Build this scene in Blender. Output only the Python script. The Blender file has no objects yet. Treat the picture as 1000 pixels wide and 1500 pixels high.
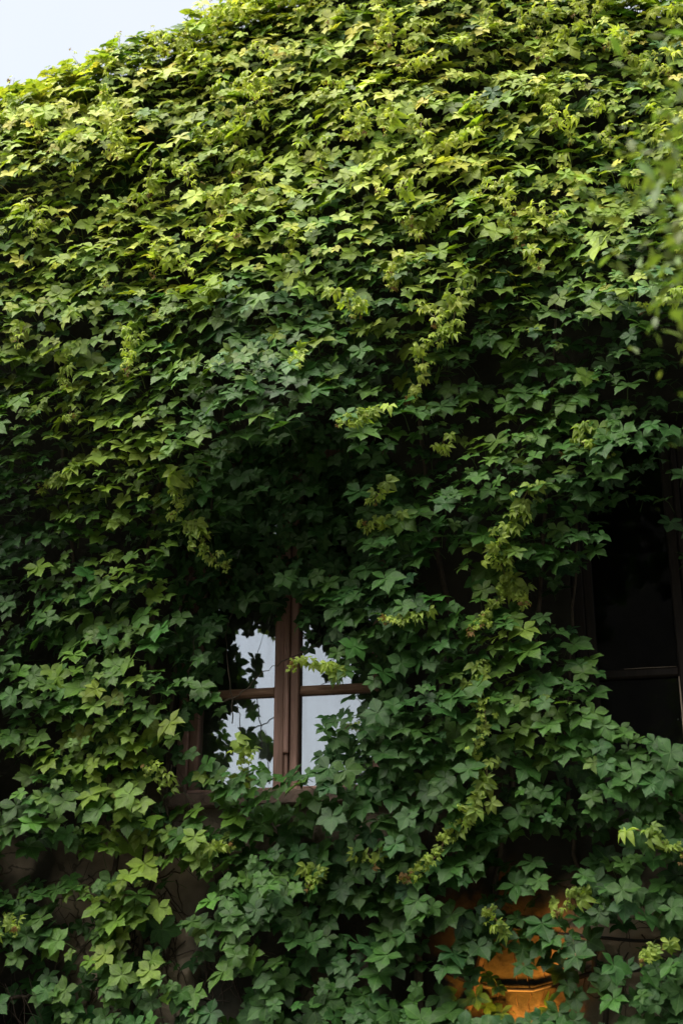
import bpy, math, random
import numpy as np
from mathutils import Vector, Matrix

random.seed(11)
RS = np.random.RandomState(7)
R = math.radians
scene = bpy.context.scene
C = scene.collection

# ------------------------------------------------------------------ camera
CAM_Z, PITCH, YAW, FPX = 1.60, 22.0, 11.0, 2083.3
cam = bpy.data.cameras.new('camera')
cam_o = bpy.data.objects.new('camera', cam)
C.objects.link(cam_o)
cam.sensor_fit = 'VERTICAL'
cam.sensor_height = 36.0
cam.sensor_width = 24.0
cam.lens = 50.0
cam.clip_end = 3000
cam_o.location = (0, 0, CAM_Z)
cam_o.rotation_euler = (R(90 + PITCH), 0, R(YAW))
cam.dof.use_dof = True
cam.dof.focus_distance = 6.5
cam.dof.aperture_fstop = 2.2
scene.camera = cam_o

# ------------------------------------------------------------------ sky, sun, exposure
SUN_EL, SUN_AZ = 60.0, 226.0          # azimuth measured clockwise from +Y (the wall's direction)
world = bpy.data.worlds.new('World')
scene.world = world
world.use_nodes = True
nt = world.node_tree
nt.nodes.clear()
out = nt.nodes.new('ShaderNodeOutputWorld')
bg = nt.nodes.new('ShaderNodeBackground')
bg.inputs['Strength'].default_value = 0.055
sky = nt.nodes.new('ShaderNodeTexSky')
sky.sky_type = 'NISHITA'
sky.sun_disc = False
sky.sun_elevation = R(SUN_EL)
sky.sun_rotation = R(SUN_AZ)
sky.air_density = 1.2
sky.dust_density = 4.0
sky.ozone_density = 1.0
tc = nt.nodes.new('ShaderNodeTexCoord')
cn = nt.nodes.new('ShaderNodeTexNoise')
cn.inputs['Scale'].default_value = 2.3
cn.inputs['Detail'].default_value = 5
cr = nt.nodes.new('ShaderNodeMapRange')
cr.inputs['From Min'].default_value = 0.3
cr.inputs['From Max'].default_value = 0.65
cr.inputs['To Min'].default_value = 0.72
cr.inputs['To Max'].default_value = 0.95
mix = nt.nodes.new('ShaderNodeMix')
mix.data_type = 'RGBA'
mix.inputs['B'].default_value = (2.38, 2.46, 2.62, 1)      # thin even cloud
nt.links.new(tc.outputs['Generated'], cn.inputs['Vector'])
nt.links.new(cn.outputs['Fac'], cr.inputs['Value'])
nt.links.new(cr.outputs['Result'], mix.inputs['Factor'])
nt.links.new(sky.outputs['Color'], mix.inputs['A'])
nt.links.new(mix.outputs['Result'], bg.inputs['Color'])
nt.links.new(bg.outputs['Background'], out.inputs['Surface'])

sun = bpy.data.lights.new('sun', 'SUN')
sun.energy = 1.5
sun.angle = R(75)
sun.color = (1.0, 0.94, 0.84)
sun_o = bpy.data.objects.new('sun', sun)
C.objects.link(sun_o)
sd = Vector((math.sin(R(SUN_AZ)) * math.cos(R(SUN_EL)), math.cos(R(SUN_AZ)) * math.cos(R(SUN_EL)), math.sin(R(SUN_EL))))
sun_o.rotation_euler = sd.to_track_quat('Z', 'Y').to_euler()
sun_o.location = sd * 30

vs = scene.view_settings
vs.view_transform = 'Standard'
vs.look = 'None'
vs.exposure = 2.82
vs.gamma = 1.0
vs.use_curve_mapping = False
scene.cycles.use_denoising = True
scene.cycles.max_bounces = 6
scene.cycles.diffuse_bounces = 3
scene.cycles.glossy_bounces = 3
scene.cycles.transmission_bounces = 4
scene.cycles.transparent_max_bounces = 6
scene.cycles.caustics_reflective = False
scene.cycles.caustics_refractive = False

# ------------------------------------------------------------------ geometry of the place
WALL_Y = 6.20                  # front face of the house wall
cy_, sy_ = math.cos(R(YAW)), math.sin(R(YAW))
cp_, sp_ = math.cos(R(PITCH)), math.sin(R(PITCH))
FWD = np.array([-sy_ * cp_, cy_ * cp_, sp_])
RGT = np.array([cy_, sy_, 0.0])
UPV = np.cross(RGT, FWD)
EYE = np.array([0, 0, CAM_Z])


def on_wall(px, py, off=0.0):
    """point on the plane `off` metres in front of the house wall, in line with a spot read off the photograph"""
    d = FWD + RGT * ((px - 500) / FPX) + UPV * ((750 - py) / FPX)
    t = (WALL_Y - off) / d[1]
    return EYE + d * t


def proj(P):
    v = np.asarray(P, float) - EYE
    zc = v @ FWD
    return 500 + FPX * (v @ RGT) / zc, 750 - FPX * (v @ UPV) / zc, zc


# ------------------------------------------------------------------ noise on the wall plane
def vnoise(x, y, seed=0):
    x = np.asarray(x, float); y = np.asarray(y, float)
    xi = np.floor(x).astype(np.int64); yi = np.floor(y).astype(np.int64)
    fx = x - xi; fy = y - yi
    fx = fx * fx * (3 - 2 * fx); fy = fy * fy * (3 - 2 * fy)

    def h(a, b):
        n = (a * 374761393 + b * 668265263 + seed * 974634777) & 0xffffffff
        n = ((n ^ (n >> 13)) * 1274126177) & 0xffffffff
        n = n ^ (n >> 16)
        return (n & 0xffff) / 32767.5 - 1.0
    return (h(xi, yi) * (1 - fx) + h(xi + 1, yi) * fx) * (1 - fy) + (h(xi, yi + 1) * (1 - fx) + h(xi + 1, yi + 1) * fx) * fy


def fbm(x, y, seed=0, oct=3):
    s = 0; a = 1; t = 0
    for k in range(oct):
        s = s + a * vnoise(x * 2 ** k, y * 2 ** k, seed + k * 17)
        t += a; a *= .5
    return s / t


def sstep(a, b, x):
    t = np.clip((x - a) / (b - a), 0, 1)
    return t * t * (3 - 2 * t)


# ------------------------------------------------------------------ materials
def new_mat(name):
    m = bpy.data.materials.new(name)
    m.use_nodes = True
    n = m.node_tree
    n.nodes.clear()
    return m, n, n.nodes.new('ShaderNodeOutputMaterial')


def N(nt, kind, **kw):
    n = nt.nodes.new(kind)
    for k, v in kw.items():
        if k in n.inputs:
            n.inputs[k].default_value = v
        else:
            setattr(n, k, v)
    return n


def leaf_material(name, transl=0.28, rough=0.46, spec=0.5):
    m, t, o = new_mat(name)
    L = t.links.new
    at = N(t, 'ShaderNodeAttribute', attribute_name='tint')
    oi = N(t, 'ShaderNodeObjectInfo')
    mul = N(t, 'ShaderNodeMix', data_type='RGBA', blend_type='MULTIPLY')
    mul.inputs['Factor'].default_value = 1
    L(at.outputs['Color'], mul.inputs['A']); L(oi.outputs['Color'], mul.inputs['B'])
    uv = N(t, 'ShaderNodeUVMap', uv_map='UVMap')
    sep = N(t, 'ShaderNodeSeparateXYZ'); L(uv.outputs['UV'], sep.inputs['Vector'])
    du = N(t, 'ShaderNodeMath', operation='SUBTRACT'); L(sep.outputs['X'], du.inputs[0]); du.inputs[1].default_value = .5
    ab = N(t, 'ShaderNodeMath', operation='ABSOLUTE'); L(du.outputs[0], ab.inputs[0])
    # side veins run outward and forward from the midrib
    v1 = N(t, 'ShaderNodeMath', operation='MULTIPLY_ADD'); L(ab.outputs[0], v1.inputs[0]); v1.inputs[1].default_value = -.55; L(sep.outputs['Y'], v1.inputs[2])
    v2 = N(t, 'ShaderNodeMath', operation='MULTIPLY'); L(v1.outputs[0], v2.inputs[0]); v2.inputs[1].default_value = 44.0
    v3 = N(t, 'ShaderNodeMath', operation='SINE'); L(v2.outputs[0], v3.inputs[0])
    v4 = N(t, 'ShaderNodeMapRange'); L(v3.outputs[0], v4.inputs['Value'])
    v4.inputs['From Min'].default_value = .82; v4.inputs['From Max'].default_value = 1; v4.inputs['To Max'].default_value = .28
    mid = N(t, 'ShaderNodeMapRange'); L(ab.outputs[0], mid.inputs['Value'])
    mid.inputs['From Min'].default_value = .015; mid.inputs['From Max'].default_value = .05
    mid.inputs['To Min'].default_value = .55; mid.inputs['To Max'].default_value = 0
    vm = N(t, 'ShaderNodeMath', operation='MAXIMUM'); L(v4.outputs[0], vm.inputs[0]); L(mid.outputs[0], vm.inputs[1])
    vein = N(t, 'ShaderNodeMix', data_type='RGBA')
    L(vm.outputs[0], vein.inputs['Factor']); L(mul.outputs['Result'], vein.inputs['A'])
    lite = N(t, 'ShaderNodeMix', data_type='RGBA', blend_type='ADD'); lite.inputs['Factor'].default_value = 1
    L(mul.outputs['Result'], lite.inputs['A']); lite.inputs['B'].default_value = (.03, .045, .012, 1)
    L(lite.outputs['Result'], vein.inputs['B'])
    geo = N(t, 'ShaderNodeNewGeometry')
    ns = N(t, 'ShaderNodeTexNoise', Scale=38.0, Detail=3.0); L(geo.outputs['Position'], ns.inputs['Vector'])
    nr = N(t, 'ShaderNodeMapRange'); L(ns.outputs['Fac'], nr.inputs['Value'])
    nr.inputs['From Min'].default_value = .3; nr.inputs['From Max'].default_value = .7
    nr.inputs['To Min'].default_value = .78; nr.inputs['To Max'].default_value = 1.22
    bl = N(t, 'ShaderNodeVectorMath', operation='SCALE'); L(vein.outputs['Result'], bl.inputs[0]); L(nr.outputs[0], bl.inputs['Scale'])
    # undersides of the leaves are paler and greyer
    und = N(t, 'ShaderNodeMix', data_type='RGBA'); L(bl.outputs[0], und.inputs['A'])
    g2 = N(t, 'ShaderNodeMix', data_type='RGBA'); g2.inputs['Factor'].default_value = .35
    L(bl.outputs[0], g2.inputs['A']); g2.inputs['B'].default_value = (.10, .13, .08, 1); L(g2.outputs['Result'], und.inputs['B'])
    L(geo.outputs['Backfacing'], und.inputs['Factor'])
    p = N(t, 'ShaderNodeBsdfPrincipled', Roughness=rough)
    p.inputs['Specular IOR Level'].default_value = spec
    L(und.outputs['Result'], p.inputs['Base Color'])
    bp = N(t, 'ShaderNodeBump', Strength=.35, Distance=.004)
    bh = N(t, 'ShaderNodeMath', operation='SUBTRACT'); L(ns.outputs['Fac'], bh.inputs[0]); L(vm.outputs[0], bh.inputs[1])
    L(bh.outputs[0], bp.inputs['Height']); L(bp.outputs['Normal'], p.inputs['Normal'])
    tr = N(t, 'ShaderNodeBsdfTranslucent')
    warm = N(t, 'ShaderNodeMix', data_type='RGBA', blend_type='MULTIPLY'); warm.inputs['Factor'].default_value = 1
    L(bl.outputs[0], warm.inputs['A']); warm.inputs['B'].default_value = (1.5, 1.6, .5, 1)
    L(warm.outputs['Result'], tr.inputs['Color'])
    ms = N(t, 'ShaderNodeMixShader', Fac=transl)
    L(p.outputs[0], ms.inputs[1]); L(tr.outputs[0], ms.inputs[2]); L(ms.outputs[0], o.inputs['Surface'])
    return m


def noise_mat(name, c1, c2, scale=8.0, rough=.8, bump=.3, dist=.01, detail=8, stretch=(1, 1, 1), c3=None, spec=.3, c3z=None):
    m, t, o = new_mat(name)
    L = t.links.new
    tc = N(t, 'ShaderNodeTexCoord')
    mp = N(t, 'ShaderNodeMapping'); mp.inputs['Scale'].default_value = stretch
    L(tc.outputs['Object'], mp.inputs['Vector'])
    n1 = N(t, 'ShaderNodeTexNoise', Scale=scale, Detail=float(detail), Roughness=.65); L(mp.outputs[0], n1.inputs['Vector'])
    rp = N(t, 'ShaderNodeValToRGB'); L(n1.outputs['Fac'], rp.inputs['Fac'])
    rp.color_ramp.elements[0].position = .35; rp.color_ramp.elements[0].color = (*c1, 1)
    rp.color_ramp.elements[1].position = .68; rp.color_ramp.elements[1].color = (*c2, 1)
    col = rp.outputs['Color']
    if c3:
        n2 = N(t, 'ShaderNodeTexNoise', Scale=scale * .28, Detail=4.0); L(mp.outputs[0], n2.inputs['Vector'])
        r2 = N(t, 'ShaderNodeMapRange'); L(n2.outputs['Fac'], r2.inputs['Value'])
        r2.inputs['From Min'].default_value = .52; r2.inputs['From Max'].default_value = .6
        fac = r2.outputs[0]
        if c3z:                                        # upper wall near black: leaf-gap shade painted in; tan plaster lower down
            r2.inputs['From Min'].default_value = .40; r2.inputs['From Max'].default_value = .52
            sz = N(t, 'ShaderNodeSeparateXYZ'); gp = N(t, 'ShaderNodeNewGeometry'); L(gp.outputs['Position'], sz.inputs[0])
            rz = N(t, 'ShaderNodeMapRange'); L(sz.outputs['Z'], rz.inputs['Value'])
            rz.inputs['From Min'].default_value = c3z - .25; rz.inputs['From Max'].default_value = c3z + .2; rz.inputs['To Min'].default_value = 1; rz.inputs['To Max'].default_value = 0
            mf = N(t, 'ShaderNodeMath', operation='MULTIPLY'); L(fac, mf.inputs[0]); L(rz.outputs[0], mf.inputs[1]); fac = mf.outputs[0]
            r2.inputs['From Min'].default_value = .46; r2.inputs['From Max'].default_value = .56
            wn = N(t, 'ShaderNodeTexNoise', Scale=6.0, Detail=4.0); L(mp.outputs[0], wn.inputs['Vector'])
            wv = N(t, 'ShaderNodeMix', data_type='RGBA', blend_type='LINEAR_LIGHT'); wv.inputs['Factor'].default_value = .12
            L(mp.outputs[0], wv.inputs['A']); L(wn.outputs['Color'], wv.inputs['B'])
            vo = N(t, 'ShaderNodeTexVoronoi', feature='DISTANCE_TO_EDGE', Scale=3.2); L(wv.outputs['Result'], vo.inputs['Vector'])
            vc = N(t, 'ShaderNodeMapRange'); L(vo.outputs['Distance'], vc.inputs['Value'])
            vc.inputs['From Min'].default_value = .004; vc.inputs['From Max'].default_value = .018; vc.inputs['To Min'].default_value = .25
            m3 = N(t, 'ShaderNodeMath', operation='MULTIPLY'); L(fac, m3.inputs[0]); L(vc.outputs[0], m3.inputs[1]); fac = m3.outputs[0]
        mx = N(t, 'ShaderNodeMix', data_type='RGBA'); L(fac, mx.inputs['Factor']); L(col, mx.inputs['A'])
        mx.inputs['B'].default_value = (*c3, 1); col = mx.outputs['Result']
    p = N(t, 'ShaderNodeBsdfPrincipled', Roughness=rough); p.inputs['Specular IOR Level'].default_value = spec
    L(col, p.inputs['Base Color'])
    n3 = N(t, 'ShaderNodeTexNoise', Scale=scale * 6, Detail=6.0); L(mp.outputs[0], n3.inputs['Vector'])
    bp = N(t, 'ShaderNodeBump', Strength=bump, Distance=dist); L(n3.outputs['Fac'], bp.inputs['Height']); L(bp.outputs[0], p.inputs['Normal'])
    L(p.outputs[0], o.inputs['Surface'])
    return m


def glass_material(name, refl, dirt=.10):
    m, t, o = new_mat(name)
    L = t.links.new
    tc = N(t, 'ShaderNodeTexCoord')
    n1 = N(t, 'ShaderNodeTexNoise', Scale=5.0, Detail=2.0); L(tc.outputs['Object'], n1.inputs['Vector'])
    bp = N(t, 'ShaderNodeBump', Strength=.06, Distance=.01); L(n1.outputs['Fac'], bp.inputs['Height'])
    g = N(t, 'ShaderNodeBsdfGlossy', Roughness=.03, Color=(.94, .97, .98, 1)); L(bp.outputs[0], g.inputs['Normal'])
    tr = N(t, 'ShaderNodeBsdfTransparent', Color=(.75, .78, .78, 1))
    df = N(t, 'ShaderNodeBsdfDiffuse', Color=(.35, .36, .37, 1))
    st = N(t, 'ShaderNodeMapping'); st.inputs['Scale'].default_value = (1.6, 1, .22); L(tc.outputs['Object'], st.inputs['Vector'])
    n2 = N(t, 'ShaderNodeTexNoise', Scale=14.0, Detail=8.0); L(st.outputs[0], n2.inputs['Vector'])
    r2 = N(t, 'ShaderNodeMapRange'); L(n2.outputs['Fac'], r2.inputs['Value'])
    r2.inputs['From Min'].default_value = .45; r2.inputs['From Max'].default_value = .8; r2.inputs['To Min'].default_value = .02; r2.inputs['To Max'].default_value = dirt; r2.inputs['To Min'].default_value = dirt * .2
    m1 = N(t, 'ShaderNodeMixShader', Fac=refl); L(tr.outputs[0], m1.inputs[1]); L(g.outputs[0], m1.inputs[2])
    m2 = N(t, 'ShaderNodeMixShader'); L(r2.outputs[0], m2.inputs['Fac']); L(m1.outputs[0], m2.inputs[1]); L(df.outputs[0], m2.inputs[2])
    L(m2.outputs[0], o.inputs['Surface'])
    return m


M = {}
M['leaf'] = leaf_material('creeper_leaf', .25, .5, .26)
M['young'] = leaf_material('creeper_young_leaf', .38, .5, .35)
M['treeleaf'] = leaf_material('tree_leaf', .3, .5, .4)
M['stucco'] = noise_mat('shaded_weathered_stucco', (.012, .013, .008), (.028, .026, .017), 5.0, .92, .9, .010, c3=(.22, .18, .13), c3z=2.75)  # near-black base carries painted shade behind the leaves
M['roof'] = noise_mat('old_clay_tile', (.16, .06, .035), (.28, .11, .06), 9.0, .85, .4)
M['frame'] = noise_mat('brown_window_paint', (.19, .112, .085), (.28, .172, .135), 16.0, .6, .5, .004, stretch=(6, 6, .5), c3=(.35, .21, .175))
M['bar'] = noise_mat('weathered_bar_wood', (.15, .08, .05), (.34, .22, .15), 22.0, .8, .5, .004, stretch=(.4, 6, 6))
M['dark_frame'] = noise_mat('shaded_window_paint', (.010, .008, .006), (.022, .015, .012), 16.0, .65, .4, .004, stretch=(6, 6, .5))  # frame colour with the right window's shade painted in
M['bare_wood'] = noise_mat('bare_worn_wood', (.28, .22, .17), (.5, .42, .34), 30.0, .85, .4, .003, stretch=(5, 5, .6))
M['sill'] = noise_mat('stone_sill', (.07, .05, .04), (.12, .085, .065), 14.0, .85, .5)
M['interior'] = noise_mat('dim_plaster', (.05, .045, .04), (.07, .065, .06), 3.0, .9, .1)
M['glass'] = glass_material('old_window_glass', .33, .14)
M['shaded_glass'] = glass_material('shaded_window_glass', .012, .012)  # reflection cut so the right panes look black, as in shade
M['stem'] = noise_mat('creeper_bark', (.022, .017, .012), (.085, .068, .048), 40.0, .9, .6, .004, stretch=(1, 1, .25))
M['twig'] = noise_mat('dry_twig', (.03, .022, .016), (.075, .055, .04), 40.0, .9, .3, .002)
M['greenstem'] = noise_mat('green_stem', (.10, .12, .035), (.20, .12, .06), 30.0, .6, .2, .002)
M['bark'] = noise_mat('tree_bark', (.05, .038, .028), (.13, .10, .075), 14.0, .9, .8, .015, stretch=(1, 1, .3))
M['ground'] = noise_mat('gravel_ground', (.08, .072, .06), (.17, .155, .13), 3.0, .95, .7, .02)
M['cable'] = noise_mat('black_cable', (.006, .006, .006), (.014, .013, .012), 20.0, .5, .1, .001)
M['iron'] = noise_mat('lamp_iron', (.012, .011, .010), (.03, .026, .022), 25.0, .45, .3, .002)


# ------------------------------------------------------------------ mesh helpers
def tag(o, label=None, cat=None, kind=None, group=None):
    if label: o['label'] = label
    if cat: o['category'] = cat
    if kind: o['kind'] = kind
    if group: o['group'] = group
    return o


def empty(name, loc, parent=None):
    o = bpy.data.objects.new(name, None)
    C.objects.link(o)
    o.location = loc
    o.empty_display_size = .1
    return o


def link(name, me, parent=None, mat=None, smooth=False):
    if mat is not None:
        me.materials.clear(); me.materials.append(mat)
    if smooth:
        me.polygons.foreach_set('use_smooth', np.ones(len(me.polygons), bool))
    o = bpy.data.objects.new(name, me)
    C.objects.link(o)
    if parent is not None:
        o.parent = parent
        # meshes are given in world coordinates: undo the parents' offsets
        off = Vector((0, 0, 0)); q = parent
        while q is not None:
            off += Vector(q.location); q = q.parent
        o.location = -off
    return o


class MB:
    def __init__(self):
        self.v = []; self.f = []

    def box(self, x0, x1, y0, y1, z0, z1, bev=0.0):
        b = len(self.v)
        if bev <= 0:
            self.v += [(x0, y0, z0), (x1, y0, z0), (x1, y1, z0), (x0, y1, z0), (x0, y0, z1), (x1, y0, z1), (x1, y1, z1), (x0, y1, z1)]
            self.f += [tuple(b + i for i in q) for q in ((0, 3, 2, 1), (4, 5, 6, 7), (0, 1, 5, 4), (1, 2, 6, 5), (2, 3, 7, 6), (3, 0, 4, 7))]
        else:
            bb = min(bev, (x1 - x0) * .45, (z1 - z0) * .45, (y1 - y0) * .45)
            # front edges chamfered
            ring = lambda y, e: [(x0 + e, y, z0 + e), (x1 - e, y, z0 + e), (x1 - e, y, z1 - e), (x0 + e, y, z1 - e)]
            self.v += ring(y0, bb) + ring(y0 + bb, 0) + ring(y1, 0)
            self.f.append((b, b + 1, b + 2, b + 3))
            for k in (0, 4):
                for i in range(4):
                    j = (i + 1) % 4
                    self.f.append((b + k + j, b + k + i, b + k + 4 + i, b + k + 4 + j))
            self.f.append((b + 11, b + 10, b + 9, b + 8))
        return self

    def tube(self, pts, rad, n=6, cap=True):
        pts = [Vector(p) for p in pts]
        rad = rad if hasattr(rad, '__len__') else [rad] * len(pts)
        rings = []
        for i, p in enumerate(pts):
            d = (pts[min(i + 1, len(pts) - 1)] - pts[max(i - 1, 0)]).normalized()
            a = Vector((0, 1, 0)) if abs(d.y) < .9 else Vector((1, 0, 0))
            x = d.cross(a).normalized(); y = d.cross(x).normalized()
            b = len(self.v)
            for k in range(n):
                t = 2 * math.pi * k / n
                self.v.append(tuple(p + x * math.cos(t) * rad[i] + y * math.sin(t) * rad[i]))
            rings.append(b)
        for a, b in zip(rings, rings[1:]):
            for k in range(n):
                l = (k + 1) % n
                self.f.append((a + k, a + l, b + l, b + k))
        if cap:
            self.f.append(tuple(rings[0] + k for k in reversed(range(n))))
            self.f.append(tuple(rings[-1] + k for k in range(n)))
        return self

    def lathe(self, cx, cy, prof, n=20):
        b0 = len(self.v)
        for r, z in prof:
            for k in range(n):
                t = 2 * math.pi * k / n
                self.v.append((cx + r * math.cos(t), cy + r * math.sin(t), z))
        for i in range(len(prof) - 1):
            for k in range(n):
                l = (k + 1) % n
                a = b0 + i * n; c = a + n
                self.f.append((a + k, a + l, c + l, c + k))
        return self

    def mesh(self, name):
        me = bpy.data.meshes.new(name)
        me.from_pydata(self.v, [], self.f)
        me.update()
        return me


def fast_mesh(name, V, F, uv=None, tint=None):
    """V (n,3), F (m,3) triangles, uv (n,2) per vertex, tint (n,3) per vertex"""
    me = bpy.data.meshes.new(name)
    n, m = len(V), len(F)
    me.vertices.add(n); me.vertices.foreach_set('co', np.ascontiguousarray(V, np.float32).ravel())
    me.loops.add(m * 3); me.loops.foreach_set('vertex_index', np.ascontiguousarray(F, np.int32).ravel())
    me.polygons.add(m)
    me.polygons.foreach_set('loop_start', np.arange(0, m * 3, 3, dtype=np.int32))
    me.polygons.foreach_set('loop_total', np.full(m, 3, np.int32))
    me.polygons.foreach_set('use_smooth', np.ones(m, bool))
    if uv is not None:
        l = me.uv_layers.new(name='UVMap')
        l.data.foreach_set('uv', np.ascontiguousarray(uv[F.ravel()], np.float32).ravel())
    if tint is not None:
        a = me.attributes.new('tint', 'FLOAT_COLOR', 'POINT')
        col = np.ones((n, 4), np.float32); col[:, :3] = tint
        a.data.foreach_set('color', col.ravel())
    me.update(calc_edges=True)
    me.validate()
    return me


# ------------------------------------------------------------------ leaf shapes (span about 1; origin where the leaflets meet)
EDGE_HI = [(.06, .08), (.22, .215), (.38, .29), (.50, .325), (.535, .275), (.65, .27), (.685, .20), (.785, .165), (.815, .10), (1.0, 0)]
EDGE_LO = [(.18, .18), (.48, .31), (.74, .20), (1.0, 0)]


def leaf_shape(rng, hi=True, young=0.0):
    V = []; F = []; UV = []; SH = []
    edge = EDGE_HI if hi else EDGE_LO
    angs = [0, 60, -60, 126, -126]
    lens = [.58, .55, .55, .46, .46]
    gd = rng.uniform(.12, .45) + 1.0 * young         # droop of the whole leaf
    for k in range(5):
        a = R(angs[k] + rng.uniform(-8, 8) - (.25 * angs[k] * young))
        Ln = lens[k] * rng.uniform(.85, 1.1)
        wd = rng.uniform(.92, 1.15) * (1 - .3 * young)
        fold = rng.uniform(.06, .34) + .75 * young
        dr = gd * rng.uniform(.5, 1.4) * (1 if k < 3 else .45)
        tw = rng.uniform(-.22, .22)
        lift = rng.uniform(.0, .18) + (0 if k < 3 else .12 * (1 - young))
        curl = rng.uniform(-.06, .1)
        side_bend = rng.uniform(-.12, .12)
        dx, dy = math.sin(a), math.cos(a)
        qx, qy = math.cos(a), -math.sin(a)
        shade = rng.uniform(.88, 1.12)

        def put(t, s, w):
            r = .04 + t * Ln
            off = s * w * wd * Ln + side_bend * t * t * Ln
            z = lift * t * Ln - dr * t * t * Ln * .8 + fold * abs(s) * w * wd * Ln + tw * s * w * Ln
            z += curl * math.sin(t * 9 + k) * Ln * .3
            # strong droop also shortens the reach
            r2 = .012 + Ln * t * (1 - .22 * min(dr, 1.2) * t)
            V.append((dx * r2 + qx * off, dy * r2 + qy * off, z)); UV.append((.5 + s * .5 * w / .33, t)); SH.append(shade)
            return len(V) - 1
        mids = [put(0, 0, 0)] + [put(t, 0, 0) for t in ((.25, .5, .72, .87) if hi else (.4, .72))]
        mt = [0] + list((.25, .5, .72, .87) if hi else (.4, .72))
        tip = put(1, 0, 0)
        mids.append(tip); mt.append(1.0)
        for s in (1, -1):
            row = [put(t, s, w) for t, w in edge[:-1]] + [tip]
            et = [t for t, w in edge[:-1]] + [1.0]
            i = j = 0
            # zip midrib and edge
            prev_e = None
            while True:
                if prev_e is None:
                    tri = (mids[0], mids[1], row[0]) if s > 0 else (mids[0], row[0], mids[1])
                    F.append(tri); i = 1; j = 0; prev_e = row[0]; continue
                if i == len(mids) - 1 and j == len(row) - 1:
                    break
                adv_e = j < len(row) - 1 and (i == len(mids) - 1 or et[j + 1] <= mt[i + 1] or i >= len(mids) - 2)
                if adv_e:
                    if mids[i] != row[j + 1]:
                        tri = (mids[i], row[j + 1], row[j]) if s > 0 else (mids[i], row[j], row[j + 1])
                        F.append(tri)
                    j += 1
                else:
                    tri = (mids[i], mids[i + 1], row[j]) if s > 0 else (mids[i], row[j], mids[i + 1])
                    if mids[i + 1] != row[j]:
                        F.append(tri)
                    i += 1
    # leaf stalk, running back and down behind the blade
    Lp = rng.uniform(.5, .8)
    b = len(V)
    for q, (r, t) in enumerate(((.016, 0), (.014, .5), (.018, 1))):
        c = np.array([0, .0 - t * Lp * .55, -.01 - t * t * Lp * .7])
        for k in range(3):
            th = 2 * math.pi * k / 3
            V.append((c[0] + r * math.cos(th), c[1], c[2] + r * math.sin(th))); UV.append((.5, .0)); SH.append(.95)
    for q in range(2):
        for k in range(3):
            l = (k + 1) % 3
            a0, a1, b0, b1 = b + q * 3 + k, b + q * 3 + l, b + q * 3 + 3 + k, b + q * 3 + 3 + l
            F += [(a0, b0, a1), (a1, b0, b1)]
    # triangles of the blade face +Z
    V = np.array(V); F = np.array(F)
    nz = np.cross(V[F[:, 1]] - V[F[:, 0]], V[F[:, 2]] - V[F[:, 0]])[:, 2]
    nb = len(F) - 12
    flip = np.zeros(len(F), bool); flip[:nb] = nz[:nb] < 0
    F[flip] = F[flip][:, [0, 2, 1]]
    return V, F, np.array(UV), np.array(SH)


rng = random.Random(5)
SH_HI = [leaf_shape(rng, True) for _ in range(9)]
SH_LO = [leaf_shape(rng, False) for _ in range(6)]
SH_YG = [leaf_shape(rng, False, rng.uniform(.35, .95)) for _ in range(8)]


def frames(nrm, tip):
    n = nrm / np.linalg.norm(nrm, axis=-1, keepdims=True)
    t = tip - (tip * n).sum(-1, keepdims=True) * n
    t = t / np.linalg.norm(t, axis=-1, keepdims=True)
    x = np.cross(t, n)
    return np.stack([x, t, n], -1)          # columns = local axes


def merged(name, shapes, var, pos, rot, size, col):
    Vs = []; Fs = []; Us = []; Ts = []; base = 0
    for k, (V, F, U, S) in enumerate(shapes):
        ix = np.nonzero(var == k)[0]
        if not len(ix): continue
        W = np.einsum('nij,vj->nvi', rot[ix] * size[ix, None, None], V) + pos[ix][:, None, :]
        n, v = W.shape[:2]
        Vs.append(W.reshape(-1, 3))
        Fs.append((F[None] + (np.arange(n) * v)[:, None, None] + base).reshape(-1, 3)); base += n * v
        Us.append(np.tile(U, (n, 1)))
        Ts.append((col[ix][:, None, :] * S[None, :, None]).reshape(-1, 3))
    return fast_mesh(name, np.concatenate(Vs), np.concatenate(Fs), np.concatenate(Us), np.concatenate(Ts))


# ================================================================== THE SETTING
gb = MB()
nseg = 24
g = bpy.data.meshes.new('ground')
gv = []; gf = []
rad = [0, 12, 40, 150, 600, 1500]
gv.append((0, 0, 0))
for r in rad[1:]:
    for k in range(nseg):
        t = 2 * math.pi * k / nseg
        gv.append((r * math.cos(t), r * math.sin(t), 0))
for k in range(nseg):
    gf.append((0, 1 + k, 1 + (k + 1) % nseg))
for q in range(len(rad) - 2):
    a = 1 + q * nseg; b = a + nseg
    for k in range(nseg):
        l = (k + 1) % nseg
        gf.append((a + k, b + k, b + l, a + l))
g.from_pydata(gv, [], gf); g.update()
tag(link('ground', g, None, M['ground']), kind='structure', label='pale gravel ground in front of the house')

# ------------------------------------------------------------------ house
P0, P1 = on_wall(-10, 190), on_wall(330, 52)
SL = (P1[2] - P0[2]) / (P1[0] - P0[0])
PK = on_wall(640, -60)[0]
PKZ = P0[2] + SL * (PK - P0[0])
PR = on_wall(1000, 38)
SRT = (PR[2] - PKZ) / (PR[0] - PK)
XL, XR = -7.2, 4.6


def gable(x):
    x = np.asarray(x, float)
    return np.where(x < PK, PKZ + SL * (x - PK), PKZ + SRT * (x - PK))


house = empty('house', (PK, WALL_Y, 0))
tag(house, 'old stucco house with a gable end smothered in green creeper', 'house')

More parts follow.
